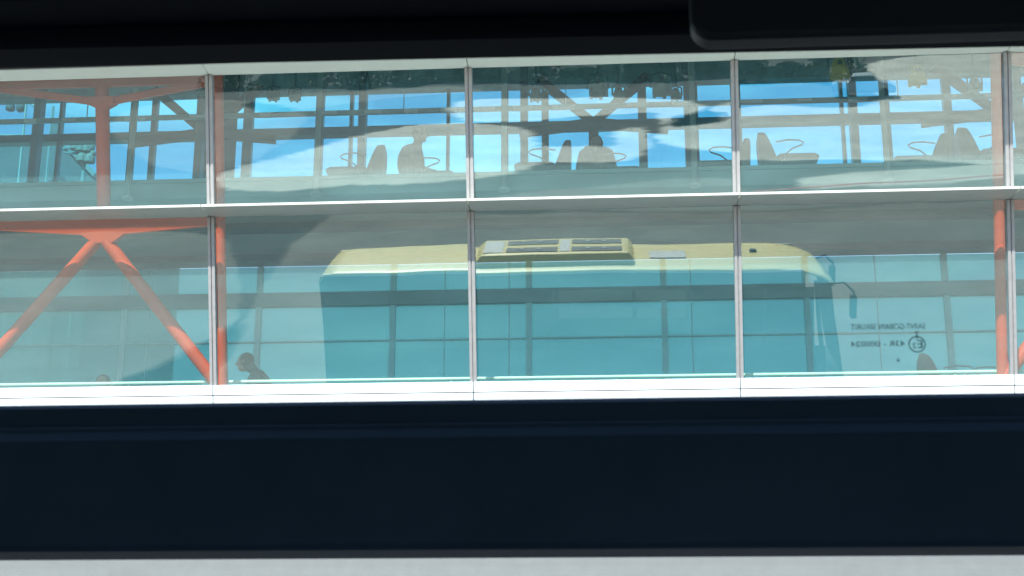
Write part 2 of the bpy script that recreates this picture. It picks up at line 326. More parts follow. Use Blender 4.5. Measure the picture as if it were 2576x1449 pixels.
# orange steel frames behind the front glass (one bay wide every four bays)
O = -.42
xc, _ = atf(551, 400, O); xc0, _ = atf(259, 350, O)
def px(px_, py_, dx=0): a, s_ = atf(px_*2576/4032, py_*2576/4032, O); return a+dx, s_
PER = atf(2515, 620, O)[0]-(2*xc0-xc)
for per in (0, PER):
    for cx in (xc, 2*xc0-xc):
        b = MB(); b.tube([FP(cx+per, -.5, O), FP(cx+per, 5.6, O)], .064, 16); part(b, 'steel_column', 'orange', smooth=True)
    b = MB(); cx = xc0+per
    b.tube([FP(cx, 2.2, O), FP(cx, 5.5, O)], .082, 18); part(b, 'steel_column', 'orange', smooth=True)
    hw = xc-xc0
    b = MB()                                             # upper chord with two dropping braces
    sT = px(400, 326)[1]; sB = px(400, 402)[1]
    b.fbox(cx-hw, cx+hw, sT-.055, sT+.055, O-.05, O+.05)
    for sg in (-1, 1):
        a0 = (cx+sg*hw, sT-.02); a1 = (cx+sg*.05, sB)
        b.prism([(a0[0], a0[1]-.04), (a1[0], a1[1]-.045), (a1[0], a1[1]+.045), (a0[0], a0[1]+.04)], O-.04, O+.04, lambda t, p, q: FP(p, q, t))
    b.prism([(cx-.16, sB-.03), (cx-.05, sB-.085), (cx+.05, sB-.085), (cx+.16, sB-.03), (cx+.16, sB+.06), (cx-.16, sB+.06)], O-.085, O+.085, lambda t, p, q: FP(p, q, t))
    part(b, 'roof_brace', 'orange', bevel=.006)
    b = MB(); sL = px(400, 880)[1]; sN = px(400, 925)[1]
    b.prism([(cx-hw, sL-.055), (cx-.26, sN+.0), (cx-.11, sN-.10), (cx+.11, sN-.10), (cx+.26, sN+.0), (cx+hw, sL-.055), (cx+hw, sL+.06), (cx-hw, sL+.06)], O-.07, O+.07, lambda t, p, q: FP(p, q, t))
    part(b, 'chord_beam', 'orange', bevel=.006)
    for sg in (-1, 1):
        if sg > 0: u0, u1 = px(428, 962), px(832, 1482)
        else: u0, u1 = px(370, 962), px(-2, 1378)
        if per and sg < 0: r0, r1 = px(428, 962), px(832, 1482); u0, u1 = (2*xc0-r0[0], r0[1]), (2*xc0-r1[0], r1[1])
        dx_, ds_ = u1[0]-u0[0], u1[1]-u0[1]; b = MB()
        b.tube([FP(u0[0]-dx_*.03+per, u0[1]-ds_*.03, O), FP(u1[0]+per, u1[1], O), FP(u1[0]+dx_*.22+per, u1[1]+ds_*.22, O)], .078, 18); part(b, 'diagonal_brace', 'orange', smooth=True)
# deck-edge pipes
for p_ in (327, 797, 1268, 1747, 2232, -145, 2720):
    c = at(p_, 420, DECK_Y-.12); b = MB()
    b.lathe([(.075, SOFFIT_Z-.06), (.075, SOFFIT_Z-.02), (.038, SOFFIT_Z-.01), (.038, CEIL_Z-.002)], (c.x, c.y, 0), 14); part(b, 'round_post', 'pipe', smooth=True)
    b = MB(); b.box(c.x+.05, c.x+.16, FAR_Y-.6, FAR_Y-.42, DECK_Z, CEIL_Z-.06); part(b, 'dark_post', 'grey')
# far upper glazing
zt = at(1288, 332, FAR_Y).z; zt2 = at(1288, 313, FAR_Y).z; ztop = at(1288, 222, FAR_Y).z
for p_, wd in ((-60, 8), (148, 8), (330, 14), (384, 14), (498, 15), (622, 24), (802, 20), (882, 8), (1127, 8), (1270, 18), (1372, 18), (1618, 22), (1750, 18), (1864, 8), (2124, 8), (2235, 18), (2392, 20), (2525, 20), (2660, 8)):
    c = at(p_, 380, FAR_Y); h = wd*.0059/2; b = MB(); b.box(c.x-h, c.x+h, FAR_Y-.06, FAR_Y+.06, DECK_Z-.1, CEIL_Z-.052); part(b, 'far_mullion', 'grey')
b = MB(); b.box(XL, XR, FAR_Y-.09, FAR_Y+.09, zt, zt2); part(b, 'far_transom', 'grey')
b = MB(); b.box(XL, XR, FAR_Y-.10, FAR_Y+.10, ztop, CEIL_Z-.051); part(b, 'far_head', 'ceil')
b = MB(); b.box(XL, XR, FAR_Y-.10, FAR_Y+.10, DECK_Z-.3, DECK_Z+.02); part(b, 'far_curb', 'grey')
for k in range(-3, 7):
    x = BX+k*BAY; b = MB(); b.box(x+.002, x+BAY-.002, FAR_Y+.10, FAR_Y+.11, DECK_Z-.1, CEIL_Z-.06); part(b, 'far_pane', 'far')
a, c = at(556, 400, FAR_Y-.2), at(592, 400, FAR_Y-.2); b = MB(); b.box(a.x, c.x, FAR_Y-.25, FAR_Y-.2, DECK_Z, CEIL_Z-.06); part(b, 'blank_panel', 'slate')
# far V braces
nd = at(1493, 308, FAR_Y-.25)
for dx in (-6.0, 0, 6.0, 12):
    b = MB(); X = nd.x+dx; z = nd.z; fn = lambda t, p, q: Vector((p, t, q)); y0, y1 = FAR_Y-.34, FAR_Y-.22
    for sg in (-1, 1):
        b.prism([(X-sg*.06, z), (X+sg*.10, z), (X+sg*.92, z+.70), (X+sg*.78, z+.76)], y0, y1, fn)
        b.prism([(X, z+.05), (X, z-.10), (X+sg*1.12, z-.22), (X+sg*1.12, z-.09)], y0+.01, y1-.01, fn)
    b.box(X-.075, X+.075, y0+.02, y1-.02, DECK_Z-.02, z-.09)
    part(b, 'far_brace', 'brown')
# lower far wall: frosted teal panels
zl = [at(1288, y_, FAR_Y).z for y_ in (645, 730, 764, 852)]
mx_ = [at(p_, 860, FAR_Y).x for p_ in (-380, -35, 310, 648, 987, 1331, 1673, 2035, 2390, 2740)]
for i in range(len(mx_)-1):
    b = MB(); b.box(mx_[i]+.043, mx_[i+1]-.043, FAR_Y-.01, FAR_Y+.01, FLOOR_Z, zl[3]-.012); b.box(mx_[i]+.043, mx_[i+1]-.043, FAR_Y-.01, FAR_Y+.01, zl[3]+.012, zl[2]); b.box(mx_[i]+.043, mx_[i+1]-.043, FAR_Y-.01, FAR_Y+.01, zl[1], SOFFIT_Z-.1); part(b, 'frosted_panel', 'frost')
for x in mx_: b = MB(); b.box(x-.042, x+.042, FAR_Y-.05, FAR_Y+.04, FLOOR_Z, SOFFIT_Z-.1); part(b, 'wall_mullion', 'tframe')
b = MB(); b.box(XL, XR, FAR_Y-.10, FAR_Y+.05, zl[2], zl[1]); part(b, 'wall_transom', 'grey')
b = MB(); b.box(XL, XR, FAR_Y-.03, FAR_Y+.03, zl[3]-.012, zl[3]+.012); part(b, 'wall_rail', 'tframe')
for p_ in (370, 1118, 1281, 1742, 2213): x = at(p_, 860, FAR_Y).x; b = MB(); b.box(x-.008, x+.008, FAR_Y-.02, FAR_Y-.011, FLOOR_Z, SOFFIT_Z-.1); part(b, 'panel_seam', 'tframe')

# ------------------------------------------------------------------ hanging light track over the deck
ty = 18.4; tp = at(1288, 273, ty)
LT = thing('light_track', 'slim rail of small white lamps hung under the ceiling across the whole upper deck', 'light track', (tp.x, ty, tp.z))
b = MB(); b.box(XL+1, XR-1, ty-.03, ty+.03, tp.z-.03, tp.z+.03)
for k in range(12): b.box(XL+1.5+2.3*k-.006, XL+1.5+2.3*k+.006, ty-.006, ty+.006, tp.z+.03, CEIL_Z-.05)
b.build('rail', 'fascia', LT)
x = XL+2
while x < XR-2:
    l_ = random.uniform(.14, .34); b = MB(); b.rbox(x, x+l_, ty-.045, ty+.045, tp.z-.026+random.uniform(-.01, .01), tp.z+.026, .012); b.build('lamp', 'white', LT); x += l_+random.uniform(.25, .75)

# ------------------------------------------------------------------ ceiling spotlights
def spotlight(p_, py, y, sc, label, body='spot', group='spotlights hanging from the upper ceiling'):
    c = at(p_, py, y); t = thing('ceiling_spotlight', label, 'spotlight', tuple(c), group)
    b = MB(); b.lathe([(.10*sc, -.17*sc), (.17*sc, -.16*sc), (.165*sc, -.02*sc), (.13*sc, .08*sc), (.10*sc, .17*sc), (.04*sc, .20*sc)], c, 14)
    for k in range(5): a = k*1.256; b.box(c.x+.16*sc*math.cos(a)-.03*sc, c.x+.16*sc*math.cos(a)+.03*sc, c.y+.15*sc*math.sin(a)-.02, c.y+.15*sc*math.sin(a)+.02, c.z-.2*sc, c.z-.05*sc)
    b.build('housing', body, t)
    b = MB(); b.lathe([(.045*sc, -.012), (.05*sc, 0)], (c.x, c.y-.155*sc, c.z+.06*sc), 12, 'y'); b.build('lens', 'acd', t)
    b = MB(); b.tube([(c.x-.19*sc, c.y, c.z-.03), (c.x-.19*sc, c.y, c.z+.2*sc), (c.x, c.y, c.z+.27*sc), (c.x+.19*sc, c.y, c.z+.2*sc), (c.x+.19*sc, c.y, c.z-.03)], .014, 6)
    b.tube([(c.x, c.y, c.z+.27*sc), (c.x, c.y, CEIL_Z-.05)], .02, 6); b.build('bracket', 'grey', t)
    return t
spotlight(1504, 218, 17.6, .72, 'large green grey bell spotlight above the dark V brace')
spotlight(1664, 215, 17.6, .74, 'large green grey bell spotlight right of the dark V brace, beside a post')
spotlight(1348, 236, 17.9, .50, 'small spotlight left of the dark V brace, nearest the arm')
spotlight(1556, 234, 17.9, .44, 'small spotlight tucked between two large ones over the right arm of the V brace')
spotlight(1700, 236, 17.9, .42, 'small spotlight at the right edge of the large one by the post')
spotlight(688, 236, 17.8, .46, 'left one of the pair of spotlights over the left sky window')
spotlight(742, 238, 17.8, .44, 'right one of the pair of spotlights over the left sky window')
spotlight(2306, 190, 17.4, .66, 'yellow topped spotlight with dark body near the right orange column', 'spoty')
spotlight(2110, 172, 17.4, .70, 'yellow green spotlight close up under the ceiling edge', 'spoty')
spotlight(2452, 212, 17.8, .50, 'grey spotlight against the right dark brace')
spotlight(520, 215, 17.2, .66, 'dark spotlight half behind the left orange column')

# ------------------------------------------------------------------ chairs
def make_chair(face, x, y, z, label, group):
    t = thing('lounge_chair', label, 'chair', (x, y, z), group)
    s = face; P = lambda u, v, w_: (x+s*u, y+v, z+w_)                 # u forward
    b = MB(); n = 9                                                    # shell back: wide at the seat, rounded point at the top
    ring = []
    for i in range(n):
        f = i/(n-1); h = .40+.52*f; th = .105*(1-f)**.75+.028; wd = .20*math.sqrt(max(0, 1-f**5))+.05; cu = -.03-.10*f+.02*(1-f)
        ring.append([P(cu-th, -wd*.8, h), P(cu-th*.9, 0, h+.01), P(cu-th, wd*.8, h), P(cu+th*.7, wd, h), P(cu+th, 0, h), P(cu+th*.7, -wd, h)])
    v = sum(ring, []); f = [(i*6+k, i*6+(k+1) % 6, i*6+6+(k+1) % 6, i*6+6+k) for i in range(n-1) for k in range(6)] + [(5, 4, 3, 2, 1, 0), tuple((n-1)*6+k for k in range(6))]
    b.add(v, f); b.build('backrest', 'chair', t, smooth=True)
    b = MB(); x0, x1 = sorted((x+s*.06, x+s*.62)); b.rbox(x0, x1, y-.28, y+.28, z+.40, z+.535, .05); b.build('seat', 'chair2', t, smooth=False)
    for sy in (-1, 1):
        b = MB(); pts = [P(.05, sy*.29, .68), P(.22, sy*.31, .70), P(.36, sy*.31, .69), P(.42, sy*.31, .655), P(.39, sy*.31, .62), P(.26, sy*.30, .575), P(.17, sy*.29, .50), P(.15, sy*.28, .42)]
        b.tube(pts, .011, 6); b.build('armrest', 'chrome', t, smooth=True)
    for u in (.10, .56):
        for sy in (-1, 1): b = MB(); b.tube([P(u, sy*.22, .40), P(u+(.04 if u > .3 else -.06), sy*.25, 0)], .014, 6); b.build('leg', 'chrome', t, smooth=True)
    return t
cg = 'lounge chairs on the upper deck in front of the sky windows'
CY = 18.5
def chair_px(p_, face, label, y=CY, z=None, group=cg): return make_chair(face, at(p_, 400, y).x, y, DECK_Z if z is None else z, label, group)
chair_px(940, -1, 'brown shell chair facing left, back to back with the grey clad person')
chair_px(1040, 1, 'shell chair that carries the grey clad person facing right', y=18.75)
chair_px(1408, -1, 'shell chair facing left just left of the broad person in a brown coat')
chair_px(1500, 1, 'shell chair beneath the broad person in a brown coat', y=18.75)
chair_px(1856, -1, 'left facing shell chair of the pair right behind a front glass mullion', y=18.6)
chair_px(1938, 1, 'right facing shell chair of the pair right behind a front glass mullion', y=18.4)
chair_px(2352, -1, 'left facing shell chair of the pair nearest the right orange column', y=18.6)
chair_px(2444, 1, 'right facing shell chair of the pair nearest the right orange column', y=18.4)
c = at(2352, 920, 17.4); make_chair(1, c.x-.02, 17.4, FLOOR_Z+.36, 'brown chair back showing above the handrail in the lower level, right pane', 'chairs on the lower level')
c = at(2520, 905, 17.4); make_chair(-1, c.x-.02, 17.4, FLOOR_Z+.34, 'chair back behind the foot of the right orange column, lower level', 'chairs on the lower level')
for p_, y in ((272, 18.0), (650, 17.6)):
    c = at(p_, 930, y); make_chair(-1, c.x+.16, y, FLOOR_Z, 'chair under the bowed seated person, lower level' if p_ > 500 else 'chair under the person whose head top shows at far left, lower level', 'chairs on the lower level')

# ------------------------------------------------------------------ people
def person(name_label, base, face, cloth, lean=0, head_bow=0, hair_r=1.0, sc=1.0, bulk=1.0, drop=0, group=None):
    # seated figure; face = +1 looks to +X, -1 to -X, 0 looks to -Y (camera side)
    t = thing('person', name_label, 'person', tuple(base), group)
    yaw = {1: 0, -1: math.pi, 0: -math.pi/2}[face]
    ca, sa = math.cos(yaw), math.sin(yaw)
    def W(u, v, h): return Vector((u*ca - v*sa, u*sa + v*ca, h))*sc      # local to person
    verts = []; edges = []; rad = []
    def add(p, r, link=None):
        verts.append(W(*p)); rad.append(r*sc)
        if link is not None: edges.append((link, len(verts)-1))
        return len(verts)-1
    L_ = lean
    pel = add((0, 0, .52), .145*bulk); wst = add((-.02-L_*.25, 0, .66), .13*bulk, pel); ch = add((-.02-L_*.6, 0, .86), .155*bulk, wst); nk0 = add((-L_*.9, 0, 1.0), .10*bulk, ch)
    nk = add((-L_+.01+head_bow*.03, 0, 1.08), .055, nk0); hd0 = add((-L_+.03+head_bow*.08, 0, 1.15-head_bow*.02-drop*.5), .078, nk); hd = add((-L_+.035+head_bow*.13, 0, 1.24-head_bow*.05-drop), .088, hd0)
    tp_ = add((-L_+.02+head_bow*.15, 0, 1.305-head_bow*.06-drop), .06, hd)
    for sd in (-1, 1):
        sh = add((-L_*.8, sd*.19, .97), .068, nk0); el = add((.06-L_*.5, sd*.25, .71), .048, sh); wr = add((.30, sd*.16, .64), .030, el)
        pm = add((.37, sd*.14, .63), .030, wr)
        for k, (dv, ln) in enumerate(((-.032, .055), (-.011, .068), (.011, .064), (.032, .048))):
            f1 = add((.41, sd*.14+dv, .628), .009, pm); f2 = add((.41+ln*.6, sd*.14+dv, .615), .0085, f1); add((.41+ln, sd*.14+dv, .59), .0075, f2)
        t1 = add((.365, sd*.14-sd*.04, .625), .010, pm); add((.395, sd*.14-sd*.055, .61), .009, t1)
        hp = add((.05, sd*.10, .50), .095, pel); kn = add((.46, sd*.13, .52), .065, hp); an = add((.47, sd*.13, .10), .042, kn); add((.60, sd*.13, .045), .036, an)
    me = bpy.data.meshes.new('body'); me.from_pydata(verts, edges, []); me.materials.append(M[cloth]); me.materials.append(M['skin'])
    o = bpy.data.objects.new('body', me); COL.objects.link(o); o.parent = t
    sk = o.modifiers.new('skin', 'SKIN'); sk.use_smooth_shade = True
    for i, r in enumerate(rad): me.skin_vertices[0].data[i].radius = (r, r)
    me.skin_vertices[0].data[0].use_root = True
    ss = o.modifiers.new('sub', 'SUBSURF'); ss.levels = 1; ss.render_levels = 2
    hc = W(-L_+.05+head_bow*.13, 0, 1.235-head_bow*.05-drop); tb = Vector(t.location)
    b = MB(); u = W(1, 0, 0).normalized(); v = W(0, 1, 0).normalized()    # face skin, nose and ears
    prof = [(.02, -.115), (.055, -.10), (.072, -.05), (.078, 0), (.074, .05), (.05, .09), (.02, .105)]
    b.lathe(prof, tb+hc+u*.022, 14)
    b.tube([tb+hc+u*.09+Vector((0, 0, .02)), tb+hc+u*.122+Vector((0, 0, -.025)), tb+hc+u*.095+Vector((0, 0, -.032))], [.010, .014, .012], 6)
    for sd in (-1, 1): b.tube([tb+hc+v*sd*.083+Vector((0, 0, .025)), tb+hc+v*sd*.095, tb+hc+v*sd*.083-Vector((0, 0, .025))], .012, 6)
    b.build('head_skin', 'skin', t, smooth=True)
    b = MB(); b.lathe([(.05, -.10), (.092, -.05), (.100*hair_r, .0), (.096*hair_r, .05), (.07, .10), (.02, .122)], tb+hc-u*.022+Vector((0, 0, .012)), 14); b.build('hair', 'hair', t, smooth=True)
    return t
c = at(1030, 400, 18.75); person('broad person in grey seated facing right by the sky window, head against the transom', (c.x-.02, 18.75, DECK_Z-.06), 1, 'cloth1', lean=-.12, sc=1.0, bulk=1.5)
c = at(1500, 400, 18.75); person('broad person in a brown coat bowed forward below the V brace', (c.x, 18.75, DECK_Z-.20), 0, 'cloth2', lean=-.06, head_bow=1.3, sc=1.02, bulk=1.6, drop=.14)
c = at(655, 900, 17.6); person('person in dark clothes seated with bowed head behind the handrail', (c.x+.03, 17.6, FLOOR_Z+.08), -1, 'cloth3', lean=-.05, head_bow=.9, bulk=1.2, sc=1.06)
c = at(263, 940, 18.0); person('person whose dark head top just shows over the handrail, far left', (c.x, 18.0, FLOOR_Z-.04), 0, 'cloth3', sc=.97)

# ------------------------------------------------------------------ the coach the camera rides in
BUS = thing('tour_bus', 'yellow roofed coach, black window frame up close, roof mirrored in the glass front', 'bus', (-.9, -.25, 0))
X0, X1, YF, YB = -6.38, 4.75, 1.02, -1.50           # rear, front, building side, far side
RZ = 3.72
# roof: cambered shell, amber rim
b = MB(); nx = 24; prof = [(YB, RZ-.06), (YB+.04, RZ-.035), (YB+.14, RZ-.018), (YB+.6, RZ), ((YF+YB)/2, RZ+.012), (YF-.6, RZ), (YF-.14, RZ-.018), (YF-.04, RZ-.035), (YF, RZ-.06)]
st = [(X0, .0, -.16), (X0+.12, .0, -.03), (X0+.4, 0, 0)] + [(X0+.4+(X1-1.1-X0-.4)*i/8, 0, 0) for i in range(1, 9)] + [(X1-.7, .02, -.03), (X1-.35, .06, -.10), (X1-.05, .15, -.22), (X1+.18, .28, -.42)]
v = []
for xx, ins, dz in st:
    for yy, zz in prof:
        cyy = (YF+YB)/2; v.append((xx, cyy+(yy-cyy)*(1-ins*.5), zz+dz))
n = len(prof); f = [(i*n+k, i*n+k+1, (i+1)*n+k+1, (i+1)*n+k) for i in range(len(st)-1) for k in range(n-1)]
b.add(v, f); rf = b.build('roof', 'yellow', BUS, smooth=True)
sd_ = rf.modifiers.new('solid', 'SOLIDIFY'); sd_.thickness = .03
b = MB(); b.box(X0+.1, X1-.5, YF-.05, YF+.012, RZ-.075, RZ-.032); b.box(X0+.1, X1-.5, YB-.012, YB+.05, RZ-.075, RZ-.032); b.build('roof_seam', 'acw', BUS)
b = MB(); b.box(X0+.3, X1-.8, YB+.30, YB+.55, RZ-.035, RZ+.004); b.build('roof_stripe', 'orange_y', BUS)
# interior ceiling liner
b = MB(); b.box(X0+.2, X1-.3, YB+.06, YF-.09, RZ-.16, RZ-.13); b.build('ceiling_liner', 'blackp', BUS)
# air conditioner
ax0, ax1 = -2.95, .62; ay0, ay1 = -1.15, .62
def acring(d, z): return [(ax0+d*1.6, ay0+d, z), (ax1-d, ay0+d, z), (ax1-d, ay1-d, z), (ax0+d*1.6, ay1-d, z)]
b = MB(); rr = [acring(-.02, RZ-.03), acring(0, RZ+.10), acring(.10, RZ+.25), acring(.2, RZ+.27)]; v = sum(rr, [])
f = [(3, 2, 1, 0), (12, 13, 14, 15)] + [(4*k+i, 4*k+(i+1) % 4, 4*k+4+(i+1) % 4, 4*k+4+i) for k in range(3) for i in range(4)]
b.add(v, f); ac = b.build('air_conditioner', 'yellow', BUS, bevel=.03)
for gx in (-2.25, -.80):
    for gy in (-.80, -.05):
        b = MB(); b.box(gx, gx+1.15, gy, gy+.42, RZ+.262, RZ+.285)
        b.build('grille', 'acd', ac)
        for q in (.36, .74): b = MB(); b.lathe([(.045, 0), (.045, .02)], (gx+q, gy+.21, RZ+.286), 10); b.build('fan_hub', 'white', ac)
b = MB(); b.box(-2.75, -2.33, -.80, .37, RZ+.262, RZ+.283); b.box(-1.05, -.84, -.80, .37, RZ+.262, RZ+.283); b.build('cover_plate', 'acw', ac)
b = MB(); b.rbox(.98, 1.78, -.55, .15, RZ+.0, RZ+.06, .02); b.build('roof_hatch', 'acw', BUS)
b = MB(); b.rbox(3.2, 3.35, -.5, -.35, RZ-.01, RZ+.10, .02); b.rbox(3.9, 4.0, .35, .5, RZ-.16, RZ-.04, .02); b.rbox(3.1, 3.2, .45, .58, RZ-.05, RZ+.02, .02); b.build('antenna_box', 'grey', BUS)
# sides: skirt, pillars, header; windows between
PIL = [X0, -4.85, -3.0, -.82, .0, 0, 1.6, 3.3, X1]
WT, WB = 3.262, 1.95
for yy, sg in ((YF, 1), (YB, -1)):
    y0, y1 = (yy-.03, yy) if sg > 0 else (yy, yy+.03)
    b = MB(); b.box(X0+.02, X1-.02, y0, y1, .35, WB); b.box(X0+.02, X1-.45, y0, y1, WT+.012, RZ-.078)
    for xx in ((X0+.05, -4.9, -3.05, -1.25, 1.75, 3.4) if sg > 0 else (X0+.05, -4.9, -3.0, -1.2, .6, 2.2, 3.6)): b.box(xx-.05, xx+.05, y0, y1, WB, WT+.012)
    b.build('side_panel', 'navy', BUS)
b = MB(); b.box(X0, X0+.03, YB, YF, .35, RZ-.18); b.build('rear_panel', 'navy', BUS)
b = MB(); v = [(X1-.02, YB+.02, 1.15), (X1-.02, YF-.02, 1.15), (X1+.25, YF-.2, 1.15), (X1+.25, YB+.2, 1.15)]
b.hexa([(X1-.05, YB+.02, .35), (X1+.42, YB+.2, .35), (X1+.42, YF-.2, .35), (X1-.05, YF-.02, .35), (X1-.05, YB+.02, 1.25), (X1+.42, YB+.2, 1.25), (X1+.42, YF-.2, 1.25), (X1-.05, YF-.02, 1.25)]); b.build('front_panel', 'navy', BUS, bevel=.03)
b = MB(); b.hexa([(X1+.36, YB+.22, 1.26), (X1+.40, YB+.22, 1.26), (X1+.40, YF-.22, 1.26), (X1+.36, YF-.22, 1.26), (X1+.10, YB+.26, RZ-.44), (X1+.14, YB+.26, RZ-.44), (X1+.14, YF-.26, RZ-.44), (X1+.10, YF-.26, RZ-.44)]); b.build('windscreen', 'darkglass', BUS)
for sg in (-1, 1):
    yy = YF if sg > 0 else YB
    b = MB(); b.tube([(X1-.05, yy-sg*.03, 1.2), (X1-.12, yy-sg*.05, 2.3), (X1-.20, yy-sg*.09, RZ-.32)], .05, 8); b.build('corner_post', 'navy', BUS, smooth=True)
    b = MB(); b.tube([(X1+.02, yy-sg*.15, RZ-.40), (X1+.35, yy+sg*.05, RZ-.34), (X1+.55, yy+sg*.15, RZ-.55), (X1+.55, yy+sg*.15, RZ-.62)], .022, 8); mr = b.build('mirror_arm', 'blackg', BUS, smooth=True)
    b = MB(); b.rbox(X1+.48, X1+.60, yy+sg*.15-.10, yy+sg*.15+.10, RZ-1.10, RZ-.60, .03); b.build('mirror', 'blackg', mr)
    for hx in (.43,):
        b = MB(); b.rbox(X1+.40, X1+.45, yy-sg*.55-.16, yy-sg*.55+.16, .62, .82, .015); b.build('headlight', 'lamp', BUS)
for xx in (-4.4, -3.1, 3.0):
    for yy in (YF-.17, YB+.17):
        b = MB(); b.lathe([(.36, -.14), (.48, -.12), (.49, 0), (.48, .12), (.36, .14)], (xx, yy, .49), 28, 'y'); wh = b.build('wheel', 'tyre', BUS, smooth=False)
        b = MB(); b.lathe([(.30, -.145), (.28, -.152), (.10, -.155), (.10, .155), (.28, .152), (.30, .145)], (xx, yy, .49), 20, 'y'); b.build('rim', 'rim', wh)
b = MB(); b.box(X0+.1, X1, YB+.1, YF-.1, 1.25, 1.35); b.build('bus_floor', 'blackp', BUS)
# side windows (other than the one we look through)
for a0, a1 in ((X0+.10, -4.95), (-4.85, -3.10), (-3.0, -1.30), (1.80, 3.35), (3.45, X1-.25)):
    b = MB(); b.box(a0, a1, YF-.02, YF-.012, WB, WT+.012); b.build('side_window', 'darkglass', BUS)
for a0, a1 in ((X0+.10, -4.95), (-4.85, -3.05), (-2.95, -1.25), (-1.15, .55), (.65, 2.15), (2.25, 3.55), (3.65, X1-.25)):
    b = MB(); b.box(a0, a1, YB+.012, YB+.02, WB, WT+.012); b.build('side_window', 'midglass', BUS)
# the window we look through: inner trim, transom bar, two panes, the neighbouring hopper frame
fr = MB()
def sag(mb): mb.v = [(x, y, z-.0085*(x+.48)) for x, y, z in mb.v]
wy = 1.0
zTop = (at(0, 163, wy).z+at(2576, 121, wy).z)/2; zT = at(1288, 1014, wy).z; zB = at(1288, 1404, wy).z
zT = 2.8 + (zT-2.8)*.955 + .004
b = MB(); b.box(-1.20, 1.70, .955, wy, zTop, zTop+.030); b.box(-1.20, 1.70, .90, .953, zTop+.012, zTop+.36); sag(b); b.build('header_trim', 'blackp', BUS, bevel=.006)
b = MB()                                              # left header cover, ends before the neighbouring frame
b.prism([(.90, zTop+.022), (.893, zTop+.016), (.885, zTop+.020), (.880, zTop+.030), (.880, zTop+.10), (.878, zTop+.102), (.874, zTop+.30), (.895, zTop+.30)], -1.15, .020, lambda t, p, q: (t, p, q)); sag(b); b.build('header_cover', 'blackh', BUS)
b = MB(); r_ = .014; xa, xb_, za, zb_ = at(1735, 60, .87).x, .9, at(1768, 124, .87).z+.001, zTop+.3    # rounded corner of the neighbouring frame
poly = [(xb_, za), (xb_, zb_), (xa, zb_)] + [(xa+r_-r_*math.cos(k*math.pi/16), za+r_-r_*math.sin(k*math.pi/16)) for k in range(9)]
b.prism(poly, .855, .876, lambda t, p, q: (p, t, q)); b.build('hopper_frame', 'blackh', BUS, bevel=.004)
b = MB()                                              # transom bar with a shallow step
b.prism([(.93, zB), (.925, zB+.004), (.93, zT-.032), (.938, zT-.024), (.94, zT-.020), (.953, zT-.019), (.955, zT-.004), (.962, zT), (1.0, zT), (1.0, zB)], -1.20, 1.70, lambda t, p, q: (t, p, q)); b.build('transom_bar', 'blackt', BUS, bevel=.0015)
b = MB(); b.box(-1.20, 1.70, .90, .985, WB-.45, WB+.02); b.build('wall_trim', 'blackp', BUS)
b = MB(); b.box(-1.20, 1.70, 1.002, 1.008, zT-.01, zTop+.02); b.build('hopper_pane', 'busglass', BUS)
b = MB(); b.box(-1.20, 1.70, 1.002, 1.008, WB, zB+.02); b.build('window_pane', 'busglass', BUS)

# glass maker's mark, read from behind
def textmesh(txt, size):
    cu = bpy.data.curves.new('t', 'FONT'); cu.body = txt; cu.size = size; cu.align_x = 'LEFT'; cu.resolution_u = 3
    o = bpy.data.objects.new('t', cu); COL.objects.link(o); bpy.context.view_layer.update()
    me = bpy.data.meshes.new_from_object(o.evaluated_get(bpy.context.evaluated_depsgraph_get())); bpy.data.objects.remove(o); return me
def add_text(mb, txt, xr, z, width, height):          # xr: right end as we see it; mirrored; fitted to width x height
    me = textmesh(txt, 1.0); vs = [v.co.copy() for v in me.vertices]
    x0 = min(v.x for v in vs); x1 = max(v.x for v in vs); y0 = min(v.y for v in vs); y1 = max(v.y for v in vs)
    mb.add([(xr-(v.x-x0)/(x1-x0)*width, 1.0015, z+(v.y-y0)/(y1-y0)*height) for v in vs], [tuple(p.vertices) for p in me.polygons])
mk = MB(); gy = 1.0015
def q_(px_, py_): return at(px_, py_, gy)
a, c = q_(2140, 827), q_(2328, 827); h = q_(2200, 815).z-q_(2200, 829).z
add_text(mk, 'SAINT-GOBAIN SEKURIT', c.x, c.z, c.x-a.x, h)
a, c = q_(2141, 873), q_(2277, 871); add_text(mk, '43R - 000024', c.x, c.z, c.x-a.x, h)
cc = q_(2307, 866); rr_ = (q_(2329, 866).x-cc.x); add_text(mk, 'E', cc.x+rr_*.62, cc.z-rr_*.45, rr_*.6, rr_*.95); add_text(mk, '2', cc.x-rr_*.12, cc.z-rr_*.45, rr_*.42, rr_*.62)
ringp = [(math.cos(i*math.pi/20), math.sin(i*math.pi/20)) for i in range(40)]
mk.add([(cc.x+rr_*.98*p[0], gy, cc.z+rr_*.98*p[1]) for p in ringp]+[(cc.x+rr_*.86*p[0], gy, cc.z+rr_*.86*p[1]) for p in ringp], [(i, (i+1) % 40, 40+(i+1) % 40, 40+i) for i in range(40)])
p = q_(2306, 838); add_text(mk, 'v', p.x+.0015, p.z-.0012, .003, .0028); add_text(mk, '3', p.x+.001, p.z-.0045, .002, .003)
p = q_(2260, 910); add_text(mk, '6', p.x+.001, p.z, .0022, .003)
mk.build('glass_mark', 'ink', BUS)

